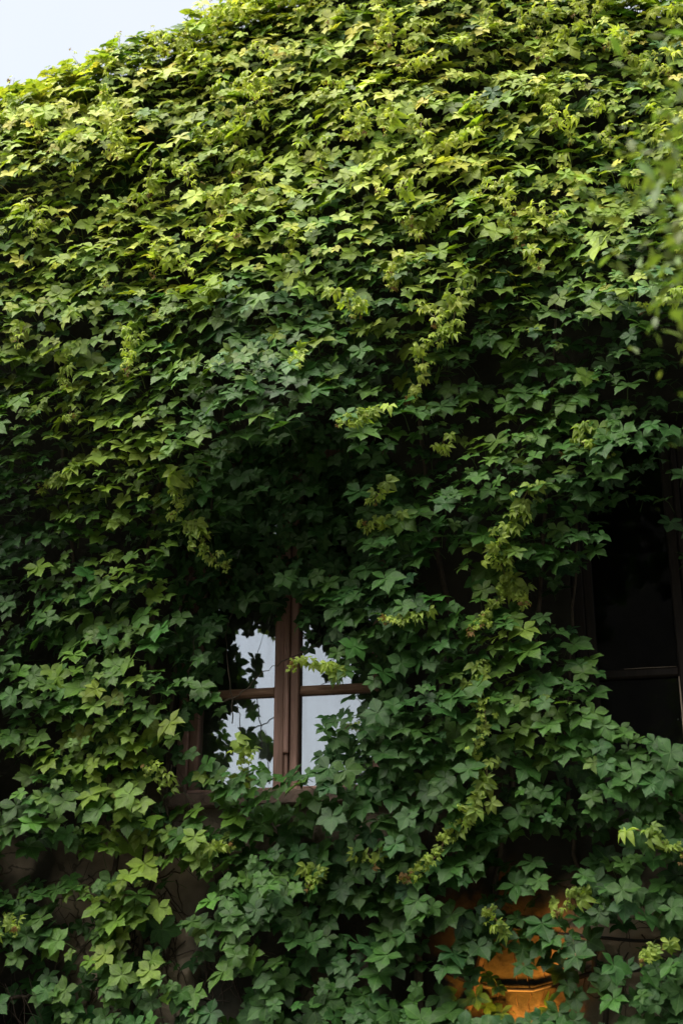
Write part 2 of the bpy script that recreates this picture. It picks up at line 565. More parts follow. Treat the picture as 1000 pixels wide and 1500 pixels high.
# window openings (world x0, x1, z0, z1) in the wall
RV = 0.15                                            # depth of the reveal: glass sits this far back
wl = on_wall(268, 1000, -RV)[0], on_wall(578, 1000, -RV)[0], on_wall(422, 1172, -RV)[2], on_wall(422, 668, -RV)[2]
WW = wl[1] - wl[0]
cxr = on_wall(1020, 1050, -RV)[0]
wr = cxr - WW / 2, cxr + WW / 2, wl[2], wl[3]
WINS = [wl, wr]


def wall_mesh():
    xs = [XL, wl[0], wl[1], wr[0], wr[1], XR]
    if PK not in xs: xs = sorted(xs + [PK])
    z0, z1 = wl[2], wl[3]
    b = MB()
    T = .42

    def quad(p):
        k = len(b.v); b.v += p; b.f.append((k, k + 1, k + 2, k + 3))
    for a, c in zip(xs, xs[1:]):
        inside = any(abs(a - w[0]) < 1e-6 or (a > w[0] - 1e-6 and c < w[1] + 1e-6) for w in WINS)
        ga, gc = float(gable(a)), float(gable(c))
        for y, fl in ((WALL_Y, False), (WALL_Y + T, True)):
            segs = [((a, y, 0), (c, y, 0), (c, y, z0), (a, y, z0)), ((a, y, z1), (c, y, z1), (c, y, gc), (a, y, ga))]
            if not inside: segs.append(((a, y, z0), (c, y, z0), (c, y, z1), (a, y, z1)))
            for s in segs: quad(list(s) if not fl else list(reversed(s)))
    for w in WINS:                                    # reveals
        y0, y1 = WALL_Y, WALL_Y + T
        quad([(w[0], y0, z0), (w[0], y0, z1), (w[0], y1, z1), (w[0], y1, z0)])
        quad([(w[1], y0, z1), (w[1], y0, z0), (w[1], y1, z0), (w[1], y1, z1)])
        quad([(w[0], y0, z0), (w[0], y1, z0), (w[1], y1, z0), (w[1], y0, z0)])
        quad([(w[0], y0, z1), (w[1], y0, z1), (w[1], y1, z1), (w[0], y1, z1)])
    return b.mesh('wall')


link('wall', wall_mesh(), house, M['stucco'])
DEP = 7.0
eL, eR = float(gable(XL)), float(gable(XR))
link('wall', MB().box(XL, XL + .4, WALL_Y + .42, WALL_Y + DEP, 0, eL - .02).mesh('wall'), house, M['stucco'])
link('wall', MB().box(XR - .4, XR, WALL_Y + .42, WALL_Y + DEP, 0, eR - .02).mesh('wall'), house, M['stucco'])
bk = MB()
yb = WALL_Y + DEP
bk.v = [(XL, yb, 0), (XR, yb, 0), (XR, yb, eR), (PK, yb, PKZ), (XL, yb, eL)]
bk.f = [(0, 1, 2, 3, 4)]
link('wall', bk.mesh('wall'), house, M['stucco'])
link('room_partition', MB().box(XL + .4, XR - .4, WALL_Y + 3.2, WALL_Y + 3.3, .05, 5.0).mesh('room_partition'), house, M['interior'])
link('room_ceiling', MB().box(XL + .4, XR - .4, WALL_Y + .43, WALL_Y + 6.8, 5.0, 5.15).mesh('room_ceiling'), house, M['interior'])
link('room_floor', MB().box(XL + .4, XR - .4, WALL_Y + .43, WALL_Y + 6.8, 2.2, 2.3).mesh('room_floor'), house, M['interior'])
for xa, xb in ((XL - .3, PK), (PK, XR + .3)):
    za, zb = float(gable(xa)), float(gable(xb))
    b = MB()
    y0, y1 = WALL_Y + .34, WALL_Y + DEP + .1
    b.v = [(xa, y0, za + .01), (xb, y0, zb + .01), (xb, y1, zb + .01), (xa, y1, za + .01), (xa, y0, za + .07), (xb, y0, zb + .07), (xb, y1, zb + .07), (xa, y1, za + .07)]
    b.f = [(0, 3, 2, 1), (4, 5, 6, 7), (0, 1, 5, 4), (1, 2, 6, 5), (2, 3, 7, 6), (3, 0, 4, 7)]
    link('roof', b.mesh('roof'), house, M['roof'])


def window(w, fm, barm, pane_mat, dark):
    x0, x1, z0, z1 = w
    yg = WALL_Y + RV                                   # glass plane
    cx = (x0 + x1) / 2 if dark else on_wall(423.5, 1000, -RV)[0]
    bars = [on_wall(340, 1018, -RV)[2], on_wall(340, 850, -RV)[2]]
    if dark: bars = bars[:1]
    fw = .055
    f = MB()
    f.box(x0 + .002, x0 + fw, yg - .06, yg + .05, z0 + .002, z1 - .002, .006)
    wo = empty('window', ((x0 + x1) / 2, WALL_Y, z0)); wo.parent = house
    wo.location = Vector(((x0 + x1) / 2, WALL_Y, z0)) - Vector(house.location)
    link('jamb', f.mesh('jamb'), wo, fm)
    link('jamb', MB().box(x1 - fw, x1 - .002, yg - .06, yg + .05, z0 + .002, z1 - .002, .006).mesh('jamb'), wo, fm)
    link('head', MB().box(x0 + fw, x1 - fw, yg - .06, yg + .05, z1 - fw, z1 - .002, .006).mesh('head'), wo, fm)
    link('bottom_rail', MB().box(x0 + fw, x1 - fw, yg - .06, yg + .05, z0 + .002, z0 + .05, .006).mesh('bottom_rail'), wo, fm)
    sw = .045
    # meeting stiles of the two casements with an applied cover strip between them
    link('stile', MB().box(cx - .061, cx - .014, yg - .045, yg + .03, z0 + .05, z1 - fw, .005).mesh('stile'), wo, fm)
    link('stile', MB().box(cx + .016, cx + .056, yg - .047, yg + .03, z0 + .05, z1 - fw, .005).mesh('stile'), wo, fm)
    zs = on_wall(423, 1107, -RV)[2]
    link('cover_strip', MB().box(cx - .0125, cx + .0135, yg - .068, yg + .03, zs, z1 - fw, .005).mesh('cover_strip'), wo, fm)
    link('cover_strip', MB().box(cx - .008, cx + .010, yg - .052, yg + .03, z0 + .05, zs - .002, .004).mesh('cover_strip'), wo, fm)
    link('stile', MB().box(x0 + fw, x0 + fw + sw, yg - .04, yg + .03, z0 + .05, z1 - fw, .005).mesh('stile'), wo, fm)
    link('stile', MB().box(x1 - fw - sw, x1 - fw, yg - .04, yg + .03, z0 + .05, z1 - fw, .005).mesh('stile'), wo, fm)
    rows = [z0 + .05] + sorted(bars) + [z1 - fw]
    for (a, c) in ((x0 + fw + sw, cx - .061), (cx + .056, x1 - fw - sw)):
        for zb in bars:
            link('glazing_bar', MB().box(a, c, yg - .03, yg + .02, zb - .02, zb + .02, .007).mesh('glazing_bar'), wo, barm)
        for q in range(len(rows) - 1):
            za = rows[q] + (.02 if q else 0); zc = rows[q + 1] - (.02 if q < len(rows) - 2 else 0)
            p = MB(); p.box(a, c, yg - .002, yg + .002, za, zc)
            link('pane', p.mesh('pane'), wo, pane_mat)
    link('sill', MB().box(x0 + .003, x1 - .003, WALL_Y - .05, yg - .061, z0 - .055, z0 + .012, .008).mesh('sill'), wo, M['dark_frame'] if dark else M['sill'])  # right sill shares the shade-darkened frame colour
    if dark:                                           # worn bare edge along the middle stile
        xe = on_wall(989, 1050, -RV + .07)[0]
        link('worn_edge', MB().tube([(cx - .064, yg - .049, bars[0] - .03), (cx - .0635, yg - .0495, bars[0] - .2), (cx - .064, yg - .049, z0 + .06)], [.003, .005, .0065], 5).mesh('worn_edge'), wo, M['bare_wood'])
        link('worn_edge', MB().tube([(cx - .3, yg - .031, bars[0] + .02), (cx - .2, yg - .031, bars[0] + .021), (cx - .07, yg - .031, bars[0] + .02)], [.0008, .0014, .0008], 5).mesh('worn_edge'), wo, M['bare_wood'])
        link('worn_edge', MB().box(cx - .14, cx + .2, WALL_Y - .053, WALL_Y - .045, z0 - .012, z0 + .014, .002).mesh('worn_edge'), wo, M['bare_wood'])
    return wo


tag(window(wl, M['frame'], M['bar'], M['glass'], False), label='brown painted casement window with pale reflecting panes')
tag(window(wr, M['dark_frame'], M['dark_frame'], M['shaded_glass'], True), label='dark window in deep shade at the right edge')

# ================================================================== THE CREEPER
GAPS = [  # cx, cy, rx, ry, angle(deg, counter-clockwise), strength: thin or bare places in the leaf cover
    (392, 965, 112, 120, 0, 1), (385, 1070, 105, 60, 0, 1), (330, 900, 74, 90, 0, 1), (345, 815, 110, 66, 20, 1), (310, 745, 66, 50, 0, .9),
    (420, 785, 105, 62, 0, 1), (385, 690, 55, 40, 0, .8), (500, 800, 44, 66, 0, 1), (480, 690, 50, 80, 10, .95), (455, 600, 45, 30, 0, .8),
    (530, 970, 35, 90, 0, .45),
    (935, 890, 92, 160, 0, 1), (955, 760, 95, 75, 15, 1), (985, 600, 70, 90, 0, .9), (955, 990, 80, 90, 0, 1), (1000, 1040, 55, 62, 0, 1), (890, 770, 45, 35, 20, .6),
    (965, 545, 65, 55, 20, .95), (940, 650, 80, 35, 20, .75), (985, 680, 60, 60, 0, .9), (870, 500, 60, 32, 20, .8), (800, 445, 55, 22, 15, .7),
    (880, 590, 60, 25, 25, .7), (760, 560, 60, 20, 20, .6), (690, 540, 50, 25, 20, .75), (640, 670, 70, 25, 20, .6), (780, 690, 50, 25, 25, .6),
    (620, 740, 60, 25, 15, .6), (690, 800, 50, 25, 25, .6), (640, 850, 50, 28, 20, .6), (790, 880, 40, 40, 20, .65), (830, 940, 45, 60, 10, .6),
    (720, 700, 50, 18, 20, .5), (570, 690, 40, 30, 0, .6),
    (45, 1275, 60, 60, 0, .95), (115, 1270, 70, 38, 0, .8), (70, 1340, 45, 40, 0, .9), (150, 1330, 70, 50, 0, .5), (30, 1420, 50, 50, 0, .9), (110, 1400, 45, 55, 0, .8),
    (255, 1320, 60, 55, 0, .92), (290, 1400, 60, 50, 0, .85), (215, 1390, 45, 50, 0, .55), (190, 1470, 90, 40, 0, .45), (340, 1450, 50, 45, 0, .6), (45, 1490, 60, 25, 0, .9),
    (245, 1140, 40, 75, 0, .9), (285, 1190, 45, 40, 0, .8), (275, 960, 42, 110, 0, .85), (260, 1060, 35, 50, 0, .6), (150, 880, 60, 28, 0, .5),
    (790, 1245, 110, 38, 15, .85), (870, 1180, 60, 35, 0, .6), (690, 1310, 60, 30, 10, .75), (860, 1290, 60, 30, 0, .6), (745, 1442, 96, 56, 0, .90), (930, 1375, 90, 48, 0, .85),
    (870, 1440, 70, 40, 0, .6), (600, 1230, 60, 26, 10, .6), (480, 1330, 60, 30, 0, .5), (560, 1420, 60, 30, 0, .5), (450, 1440, 55, 35, 0, .6), (640, 1380, 40, 40, 0, .7),
    (120, 490, 60, 16, 0, .8), (40, 610, 40, 14, 0, .6), (80, 660, 60, 18, 0, .7), (60, 770, 60, 20, 0, .5), (240, 590, 60, 14, 0, .5), (330, 640, 60, 18, 0, .6),
    (230, 350, 60, 20, 0, .7), (520, 320, 60, 16, 0, .6), (750, 250, 60, 14, 10, .6), (110, 350, 40, 16, 0, .6), (400, 370, 50, 16, 0, .7), (620, 350, 60, 16, 10, .6),
    (560, 1180, 50, 18, 10, .7), (470, 1225, 50, 15, 0, .6), (735, 1150, 30, 60, 0, .6), (905, 1230, 60, 40, 0, .85), (800, 1320, 70, 30, 0, .85), (615, 1450, 60, 34, 0, .85), (500, 1485, 60, 22, 0, .7), (965, 1300, 50, 40, 0, .75), (880, 1485, 60, 24, 0, .8), (680, 1250, 40, 22, 10, .6), (520, 1360, 40, 22, 0, .7), (400, 1380, 45, 28, 0, .7), (830, 1130, 40, 40, 0, .6), (100, 1200, 60, 18, 0, .6), (30, 1120, 40, 20, 0, .6), (60, 960, 50, 18, 0, .6), (190, 790, 50, 18, 0, .6), (110, 820, 40, 16, 0, .6), (590, 1130, 50, 20, 10, .6), (580, 1010, 40, 24, 10, .6), (690, 870, 40, 26, 20, .6),
    (590, 180, 60, 14, 10, .5), (880, 180, 50, 16, 10, .6), (700, 130, 50, 14, 10, .5), (240, 200, 40, 12, 0, .5), (700, 400, 60, 16, 15, .6), (560, 420, 60, 14, 10, .5),
]


def gaps(px, py):
    d = np.zeros_like(px)
    for cx, cy, rx, ry, an, s in GAPS:
        c, n = math.cos(R(an)), math.sin(R(an))
        u = ((px - cx) * c - (py - cy) * n) / (rx * 1.02)
        v = ((px - cx) * n + (py - cy) * c) / (ry * 1.02)
        q = u * u + v * v
        d = np.maximum(d, s * (1 - sstep(.62, 1.25, q)))
    return d


INNER = [(366, 942, 56, 54), (348, 1082, 84, 74), (350, 1003, 40, 14), (466, 985, 26, 32), (458, 1085, 22, 60), (424, 1010, 24, 150), (498, 795, 13, 13), (522, 805, 10, 8), (516, 684, 9, 9), (545, 1000, 14, 16), (540, 1125, 22, 26), (400, 1140, 80, 20),
         (930, 930, 95, 200), (985, 1060, 70, 90), (940, 820, 70, 60), (880, 822, 16, 12)]


def inner_gaps(px, py):
    d = np.zeros_like(px)
    for cx, cy, rx, ry in INNER:
        d = np.maximum(d, 1 - sstep(.8, 1.15, ((px - cx) / rx) ** 2 + ((py - cy) / ry) ** 2))
    return d


def edge_in(x, z):
    return gable(x) - z                              # metres below the gable line


def clump(x, z):
    return fbm(x / .30 + z * .35, z / .11 - x * .55, 3, 3) * 1.25


def surf(x, z, px, py):
    """how far the leaf cover stands out from the wall"""
    s = .34 + .15 * fbm(x / .8, z / .55, 21, 2) + .10 * clump(x, z)
    s = s + .46 * np.exp(-((px - 400) / 190) ** 2 - ((py - 620) / 90) ** 2)         # overhang above the window
    s = s + .38 * np.exp(-((px - 980) / 150) ** 2 - ((py - 420) / 100) ** 2) + .12 * np.exp(-((px - 960) / 130) ** 2 - ((py - 600) / 120) ** 2)
    s = s + np.interp(py, [-50, 150, 330, 430, 520, 700, 900], [-.04, .10, .26, .28, .24, .17, .06])   # the growth bellies out below the gable
    s = s - .14 * sstep(1120, 1330, py)
    e = edge_in(x, z)
    s = s * np.sqrt(np.clip(1 - (1 - np.clip((e + .12) / .75, 0, 1)) ** 2, 0, 1)) - .08 * sstep(.1, -.12, e)
    return np.maximum(s, -.5)


def leaf_size(py, k):
    return np.interp(py, [-100, 100, 350, 700, 1000, 1500], [.122, .128, .130, .130, .131, .136]) * k


# how yellow the leaves are: sun leaves and new growth near the gable, and a paler spray low on the left
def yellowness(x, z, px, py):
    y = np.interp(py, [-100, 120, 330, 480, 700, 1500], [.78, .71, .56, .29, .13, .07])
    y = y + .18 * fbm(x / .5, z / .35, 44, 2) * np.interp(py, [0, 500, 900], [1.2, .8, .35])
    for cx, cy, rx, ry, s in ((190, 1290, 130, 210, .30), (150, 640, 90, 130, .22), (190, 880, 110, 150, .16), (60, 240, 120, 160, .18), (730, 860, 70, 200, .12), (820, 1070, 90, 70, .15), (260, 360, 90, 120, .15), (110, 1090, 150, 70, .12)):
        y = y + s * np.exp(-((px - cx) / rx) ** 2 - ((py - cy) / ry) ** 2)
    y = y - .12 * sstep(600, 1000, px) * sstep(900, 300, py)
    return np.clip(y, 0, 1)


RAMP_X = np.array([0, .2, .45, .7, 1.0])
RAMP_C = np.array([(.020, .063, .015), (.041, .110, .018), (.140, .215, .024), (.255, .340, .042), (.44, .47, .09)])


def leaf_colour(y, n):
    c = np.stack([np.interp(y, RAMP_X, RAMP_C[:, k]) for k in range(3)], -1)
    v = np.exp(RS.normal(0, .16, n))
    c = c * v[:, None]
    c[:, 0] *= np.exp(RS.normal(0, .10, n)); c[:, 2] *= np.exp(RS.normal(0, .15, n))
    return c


ff = [on_wall(px, py) for px, py in ((0, 0), (1000, 0), (0, 1500), (1000, 1500))]
FX0 = min(p[0] for p in ff) - .7; FX1 = max(p[0] for p in ff) + .7
FZ0 = 1.25


def scatter(spacing_k, n_try, layer, seed):
    rs = np.random.RandomState(seed)
    x = rs.uniform(FX0, FX1, n_try); z = rs.uniform(FZ0, PKZ + .16, n_try)
    fo = (1, .55, .1, .1)[layer]
    o_ = np.full(n_try, .3 * fo)
    for _ in range(3):
        px, py, _z = proj(np.stack([x, WALL_Y - o_, z], -1))
        o_ = surf(x, z, px, py) * fo
    e = edge_in(x, z)
    g = gaps(px, py)
    cl = clump(x, z)
    # sparse places are sparse for good: a fixed fine pattern decides, so that trying again does not fill them up
    fine = np.clip(vnoise(x / .085 + 31, z / .07, 301 + layer) * .62 + .5, 0, 1)
    if layer == 0:
        keep = (fine > g * 1.06 - .04) & (cl > -.50)
        keep = np.where(e < .25, True, keep)
    elif layer == 3:
        zone = np.maximum((1 - sstep(.85, 1.1, ((px - 425) / 185) ** 2 + ((py - 765) / 150) ** 2)), ((px > 262) & (px < 318) & (py > 760) & (py < 1120)) | ((px > 535) & (px < 590) & (py > 760) & (py < 1150)))
        keep = zone * (1 - inner_gaps(px, py)) > .5
    else:
        keep = (inner_gaps(px, py) < .5) & (fine < (.5, .42)[layer - 1]) & (fine > .0) & (cl > -.3)
        keep = keep & ~((g > .6) & (py > 1160) & (fine > .2))
    ok = (e > -.15) & (keep > 0)
    x, z, px, py = x[ok], z[ok], px[ok], py[ok]
    size = leaf_size(py, np.clip(np.exp(rs.normal(0, .22, len(x))), .6, 1.32) * (1, .95, .95, .8)[layer])
    small = rs.uniform(0, 1, len(x)) < np.interp(py, [0, 300, 1000], [.35, .3, .14])
    size = np.where(small, size * .62, size)
    cell = .12; grid = {}; sel = []
    for i in range(len(x)):
        r = size[i] * spacing_k * np.interp(py[i], [950, 1250], [1, 1.0])
        a, b = int(x[i] // cell), int(z[i] // cell)
        hit = False
        for u in (-1, 0, 1):
            for w in (-1, 0, 1):
                for j in grid.get((a + u, b + w), ()):
                    if (x[i] - x[j]) ** 2 + ((z[i] - z[j]) * 1.25) ** 2 < ((r + size[j] * spacing_k) * .5) ** 2:
                        hit = True; break
                if hit: break
            if hit: break
        if not hit:
            grid.setdefault((a, b), []).append(i); sel.append(i)
    sel = np.array(sel)
    return x[sel], z[sel], px[sel], py[sel], size[sel], rs


def orient(n, px, py, x, z, rs, spread=1.0, flat=0.0):
    e = edge_in(x, z)
    tilt = np.radians(np.interp(py, [300, 900, 1300], [40, 42, 36]) - flat) + R(11) * spread * rs.normal(0, 1, n) + R(14) * sstep(.6, 0, e)
    az = R(19) * spread * rs.normal(0, 1, n) - R(6)
    az = az + R(24) * fbm(x / .45, z / .35, 61, 2); tilt = tilt + R(13) * fbm(x / .4, z / .3, 71, 2)
    nrm = np.stack([np.sin(az) * np.cos(tilt), -np.cos(az) * np.cos(tilt), np.sin(tilt)], -1)
    roll = np.radians(np.interp(py, [700, 1200], [27, 40])) * spread * rs.normal(0, 1, n)
    tip = np.stack([np.sin(roll), -.35 * np.ones(n), -np.cos(roll)], -1)
    return frames(nrm, tip)


LAY = []
for layer, (sk, nt_) in enumerate(((.41, 170000), (.55, 70000), (.60, 50000), (.34, 110000))):
    x, z, px, py, size, rs = scatter(sk, nt_, layer, 100 + layer)
    n = len(x)
    s = surf(x, z, px, py)
    if layer == 0: off = s + rs.normal(0, .035, n)
    elif layer == 1: off = s * .55 + rs.normal(0, .04, n)
    elif layer == 2: off = .04 + rs.uniform(0, .09, n)
    else:
        off = rs.uniform(-.07, .08, n)
        off = np.where((x > wl[0] + .06) & (x < wl[1] - .06) & (z > wl[2] + .05) & (z < wl[3] - .08), off, np.abs(off) + .02)
    off = np.where(edge_in(x, z) > .1, np.maximum(off, -.07 if layer == 3 else .05), off)
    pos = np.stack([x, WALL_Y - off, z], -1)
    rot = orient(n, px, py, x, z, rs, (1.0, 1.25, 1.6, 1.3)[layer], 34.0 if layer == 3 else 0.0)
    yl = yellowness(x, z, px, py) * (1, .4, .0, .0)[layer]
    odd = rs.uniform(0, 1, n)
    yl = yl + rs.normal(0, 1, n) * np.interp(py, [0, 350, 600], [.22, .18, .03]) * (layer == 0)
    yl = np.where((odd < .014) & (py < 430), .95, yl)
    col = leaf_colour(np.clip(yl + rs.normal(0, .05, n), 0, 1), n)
    brown = (odd > .9992) & (layer == 0)
    col = np.where(brown[:, None], np.array((.17, .095, .03)), col)
    LAY.append(dict(pos=pos, rot=rot, size=size, col=col, px=px, py=py, n=n, rs=rs))
rs = np.random.RandomState(909)                          # a full fringe of leaves over the gable edge
n = 1500
x = rs.uniform(FX0, FX1, n); e_ = rs.uniform(-.13, .16, n); z = gable(x) - e_
off = np.where(e_ < -.04, rs.uniform(-.25, .20, n), rs.uniform(.06, .24, n))
pos = np.stack([x, WALL_Y - off, z], -1); px, py, _z = proj(pos)
col = leaf_colour(np.clip(yellowness(x, z, px, py) + rs.normal(0, .18, n), 0, 1), n)
FR = dict(pos=pos, rot=orient(n, px, py, x, z, rs, 1.3), size=leaf_size(py, np.clip(np.exp(rs.normal(-.1, .22, n)), .5, 1.3)), col=col)
print('leaves', [l['n'] for l in LAY])

creeper = empty('creeper', (on_wall(240, 1400, .1)[0], WALL_Y - .1, 0))
tag(creeper, 'lush green climbing creeper covering the whole gable and hanging over the windows', 'creeper')

# which leaves show largest: splat them far to near, count the pixels each keeps
L0 = LAY[0]
ppx, ppy, pz = proj(L0['pos'])
buf = np.full((750, 500), -1, np.int32)
order = np.argsort(-pz)
yy, xx = np.mgrid[0:750, 0:500]
for i in order:
    r = L0['size'][i] * FPX / pz[i] * .25 * .5
    cx, cyy = ppx[i] * .5, ppy[i] * .5 + r * .3
    if cx < -r or cx > 500 + r or cyy < -r or cyy > 750 + r: continue
    a0, a1 = max(0, int(cx - 1.4 * r)), min(500, int(cx + 1.4 * r) + 2); b0, b1 = max(0, int(cyy - r)), min(750, int(cyy + r) + 2)
    if a1 <= a0 or b1 <= b0: continue
    m = ((xx[b0:b1, a0:a1] - cx) / 1.4) ** 2 + (yy[b0:b1, a0:a1] - cyy) ** 2 < r * r
    buf[b0:b1, a0:a1][m] = i
cnt = np.bincount(buf[buf >= 0].ravel(), minlength=L0['n'])
single = np.argsort(-cnt)[:300]
is_single = np.zeros(L0['n'], bool); is_single[single] = True

leaf_me = []
for k, (V, F, U, S) in enumerate(SH_HI):
    me = fast_mesh('leaf', V, F, U, np.repeat(S[:, None], 3, 1))
    me.materials.append(M['leaf'])
    leaf_me.append(me)
C0 = Vector(creeper.location)
for i in single:
    o = bpy.data.objects.new('leaf', leaf_me[int(i) % 9])
    C.objects.link(o)
    o.parent = creeper
    mtx = Matrix([list(r) for r in L0['rot'][i]]).to_4x4()
    o.rotation_euler = mtx.to_euler()
    o.scale = (L0['size'][i],) * 3
    o.location = Vector(L0['pos'][i]) - C0
    o.color = (*L0['col'][i], 1)

rest = ~is_single
far = L0['py'] < 330
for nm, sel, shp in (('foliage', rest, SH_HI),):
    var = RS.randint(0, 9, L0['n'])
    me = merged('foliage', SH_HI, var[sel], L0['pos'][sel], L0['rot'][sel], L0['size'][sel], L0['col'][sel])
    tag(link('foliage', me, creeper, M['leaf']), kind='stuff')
bp_ = {k: np.concatenate([LAY[1][k], LAY[2][k], LAY[3][k]]) for k in ('pos', 'rot', 'size', 'col')}
bp_ = {k: np.concatenate([bp_[k], FR[k]]) for k in bp_}
me = merged('inner_foliage', SH_LO, RS.randint(0, 6, len(bp_['pos'])), bp_['pos'], bp_['rot'], bp_['size'], bp_['col'])
tag(link('inner_foliage', me, creeper, M['leaf']), kind='stuff')

# ------------------------------------------------------------------ pale young shoots
SHOOTS = [
    [(775, 712), (750, 765), (728, 808), (740, 850), (718, 895), (688, 928)], [(742, 850), (768, 880), (765, 888)],
    [(716, 975), (700, 1010), (712, 1055), (690, 1105)], [(712, 1110), (702, 1175), (655, 1222), (640, 1255), (585, 1290)],
    [(690, 400), (668, 450), (655, 490), (622, 508), (616, 555), (600, 592)], [(548, 600), (525, 617), (498, 621)],
    [(585, 755), (558, 768), (528, 776)], [(612, 900), (590, 908), (563, 912)], [(275, 765), (300, 800), (322, 828), (338, 828)],
    [(258, 690), (262, 725), (254, 762)], [(115, 680), (90, 705), (58, 718)], [(320, 420), (290, 445), (250, 458), (224, 466)],
    [(200, 470), (190, 510), (185, 545)], [(105, 510), (96, 545), (94, 572)], [(440, 510), (432, 538)], [(855, 1300), (832, 1318), (812, 1342)],
    [(740, 1370), (725, 1345), (712, 1335)], [(930, 1215), (960, 1228), (1002, 1252)], [(985, 1385), (955, 1395), (938, 1410)],
    [(352, 1090), (360, 1104), (352, 1116)], [(500, 985), (470, 975), (440, 972), (425, 976)], [(1005, 425), (960, 445), (930, 455)],
    [(460, 1270), (455, 1290), (450, 1302)], [(300, 1240), (325, 1240), (340, 1236)], [(540, 1250), (545, 1265)], [(860, 620), (835, 655), (822, 668)],
    [(255, 1150), (230, 1130), (215, 1128)], [(10, 1360), (18, 1345), (25, 1365)],
    [(690, 190), (660, 212), (625, 228)], [(800, 130), (805, 165), (812, 188)], [(835, 40), (805, 70), (790, 88)], [(930, 85), (960, 105), (985, 112)],
    [(570, 20), (555, 55), (548, 75)], [(640, 85), (610, 98), (585, 100)], [(500, 125), (480, 142), (462, 152)], [(345, 10), (320, 20), (298, 28)],
    [(150, 135), (165, 165), (175, 188)], [(75, 160), (62, 185), (60, 205)], [(30, 140), (15, 165), (12, 190)], [(640, 315), (622, 335), (612, 348)],
    [(590, 385), (578, 410), (575, 425)], [(570, 225), (545, 238), (530, 242)], [(345, 185), (310, 200), (285, 205)], [(360, 310), (345, 335), (350, 350)],
]
rs = np.random.RandomState(77)
auto = []
for k in range(190):                                   # many more, thickest near the gable
    py_ = rs.uniform(0, 1) ** 1.7 * 760 - 15; px_ = rs.uniform(-30, 1030)
    if py_ > 380 and rs.uniform() < .75: continue
    q = on_wall(px_, py_, .4)
    if edge_in(q[0], q[2]) < .15 or gaps(np.array([px_]), np.array([py_]))[0] > .7: continue
    ln = rs.uniform(18, 60); a = rs.normal(0, .8)
    p = [(px_, py_)]
    for s in range(3):
        a2 = a + rs.normal(0, .25) + (.0 if s < 1 else -.2 * a)
        p.append((p[-1][0] + math.sin(a2) * ln / 3, p[-1][1] + math.cos(a2) * ln / 3 * (1 if s else .4)))
    auto.append(p)


def shoot_path(pix, lift):
    pts = []
    for px_, py_ in pix:
        q = on_wall(px_, py_, .35)
        s = float(surf(np.array([q[0]]), np.array([q[2]]), np.array([px_]), np.array([py_]))[0])
        pts.append(Vector(on_wall(px_, py_, s + lift)))
    # smooth resample
    res = []
    for i in range(len(pts) - 1):
        p0 = pts[max(i - 1, 0)]; p1 = pts[i]; p2 = pts[i + 1]; p3 = pts[min(i + 2, len(pts) - 1)]
        for t in (0, .25, .5, .75):
            res.append(.5 * ((2 * p1) + (p2 - p0) * t + (2 * p0 - 5 * p1 + 4 * p2 - p3) * t * t + (3 * p1 - p0 - 3 * p2 + p3) * t ** 3))
    res.append(pts[-1])
    for k in range(1, len(res) - 1):
        res[k] = res[k] + Vector((rs.normal(0, .004), rs.normal(0, .006), rs.normal(0, .004)))
    return res


def shoot_leaves(path, py_mid, step=.022, base=.078, density=1.0, yy=None):
    cum = [0]
    for a, b in zip(path, path[1:]): cum.append(cum[-1] + (b - a).length)
    T = cum[-1]
    out_ = []
    s = 0.0
    while s <= T + .001:
        f = s / max(T, 1e-6)
        k = max(i for i in range(len(cum)) if cum[i] <= s + 1e-9); k = min(k, len(path) - 2)
        p = path[k].lerp(path[k + 1], (s - cum[k]) / max(cum[k + 1] - cum[k], 1e-6))
        reps = 1 if f < .85 else 2
        for _ in range(reps):
            size = base * (1 - .68 * f) * math.exp(rs.normal(0, .22))
            side = rs.normal(0, .034 - .024 * f)
            pos = np.array(p) + np.array([side, -abs(rs.normal(0, .015)) - .005, rs.normal(0, .012)])
            tilt = R(rs.normal(22, 24)); az = R(rs.normal(-4, 38))
            nrm = np.array([math.sin(az) * math.cos(tilt), -math.cos(az) * math.cos(tilt), math.sin(tilt)])
            rl = R(rs.normal(0, 35)) + side * 12
            tip = np.array([math.sin(rl), -.3, -math.cos(rl)])
            y = np.interp(py_mid, [0, 350, 600, 1500], [.82, .76, .54, .49]) + .16 * f + rs.normal(0, .07)
            c = np.array([np.interp(y, RAMP_X, RAMP_C[:, q]) for q in range(3)]) * math.exp(rs.normal(.12, .13)) + np.array((.012, .014, .018))
            if f > .9 and rs.uniform() < .35: c = np.array((.20, .12, .035))          # reddish growing tip
            out_.append((pos, nrm, tip, size, c))
        s += step * (1.25 - .55 * f) / density * rs.uniform(.7, 1.3)
    return out_


young_me = []
for V, F, U, S in SH_YG:
    me = fast_mesh('young_leaf', V, F, U, np.repeat(S[:, None], 3, 1)); me.materials.append(M['young']); young_me.append(me)
n_single = 0
extra = []
stuff_stems = MB()
for pix in SHOOTS:
    path = shoot_path(pix, .045)
    pm = sum(p[1] for p in pix) / len(pix)
    lv = shoot_leaves(path, pm, base=.080, density=2.1)
    rad_ = [.0032 - .002 * i / len(path) for i in range(len(path))]
    if n_single + len(lv) <= 330:
        so = link('shoot', MB().tube(path, rad_, 5).mesh('shoot'), creeper, M['greenstem'], True)
        for (pos, nrm, tip, size, c) in lv:
            o = bpy.data.objects.new('young_leaf', young_me[rs.randint(8)])
            C.objects.link(o); o.parent = so
            rt = frames(nrm[None], tip[None])[0]
            o.rotation_euler = Matrix([list(r) for r in rt]).to_euler(); o.scale = (size,) * 3
            o.location = Vector(pos)
            o.color = (*c, 1)
            n_single += 1
    else:
        stuff_stems.tube(path, rad_, 4); extra += lv
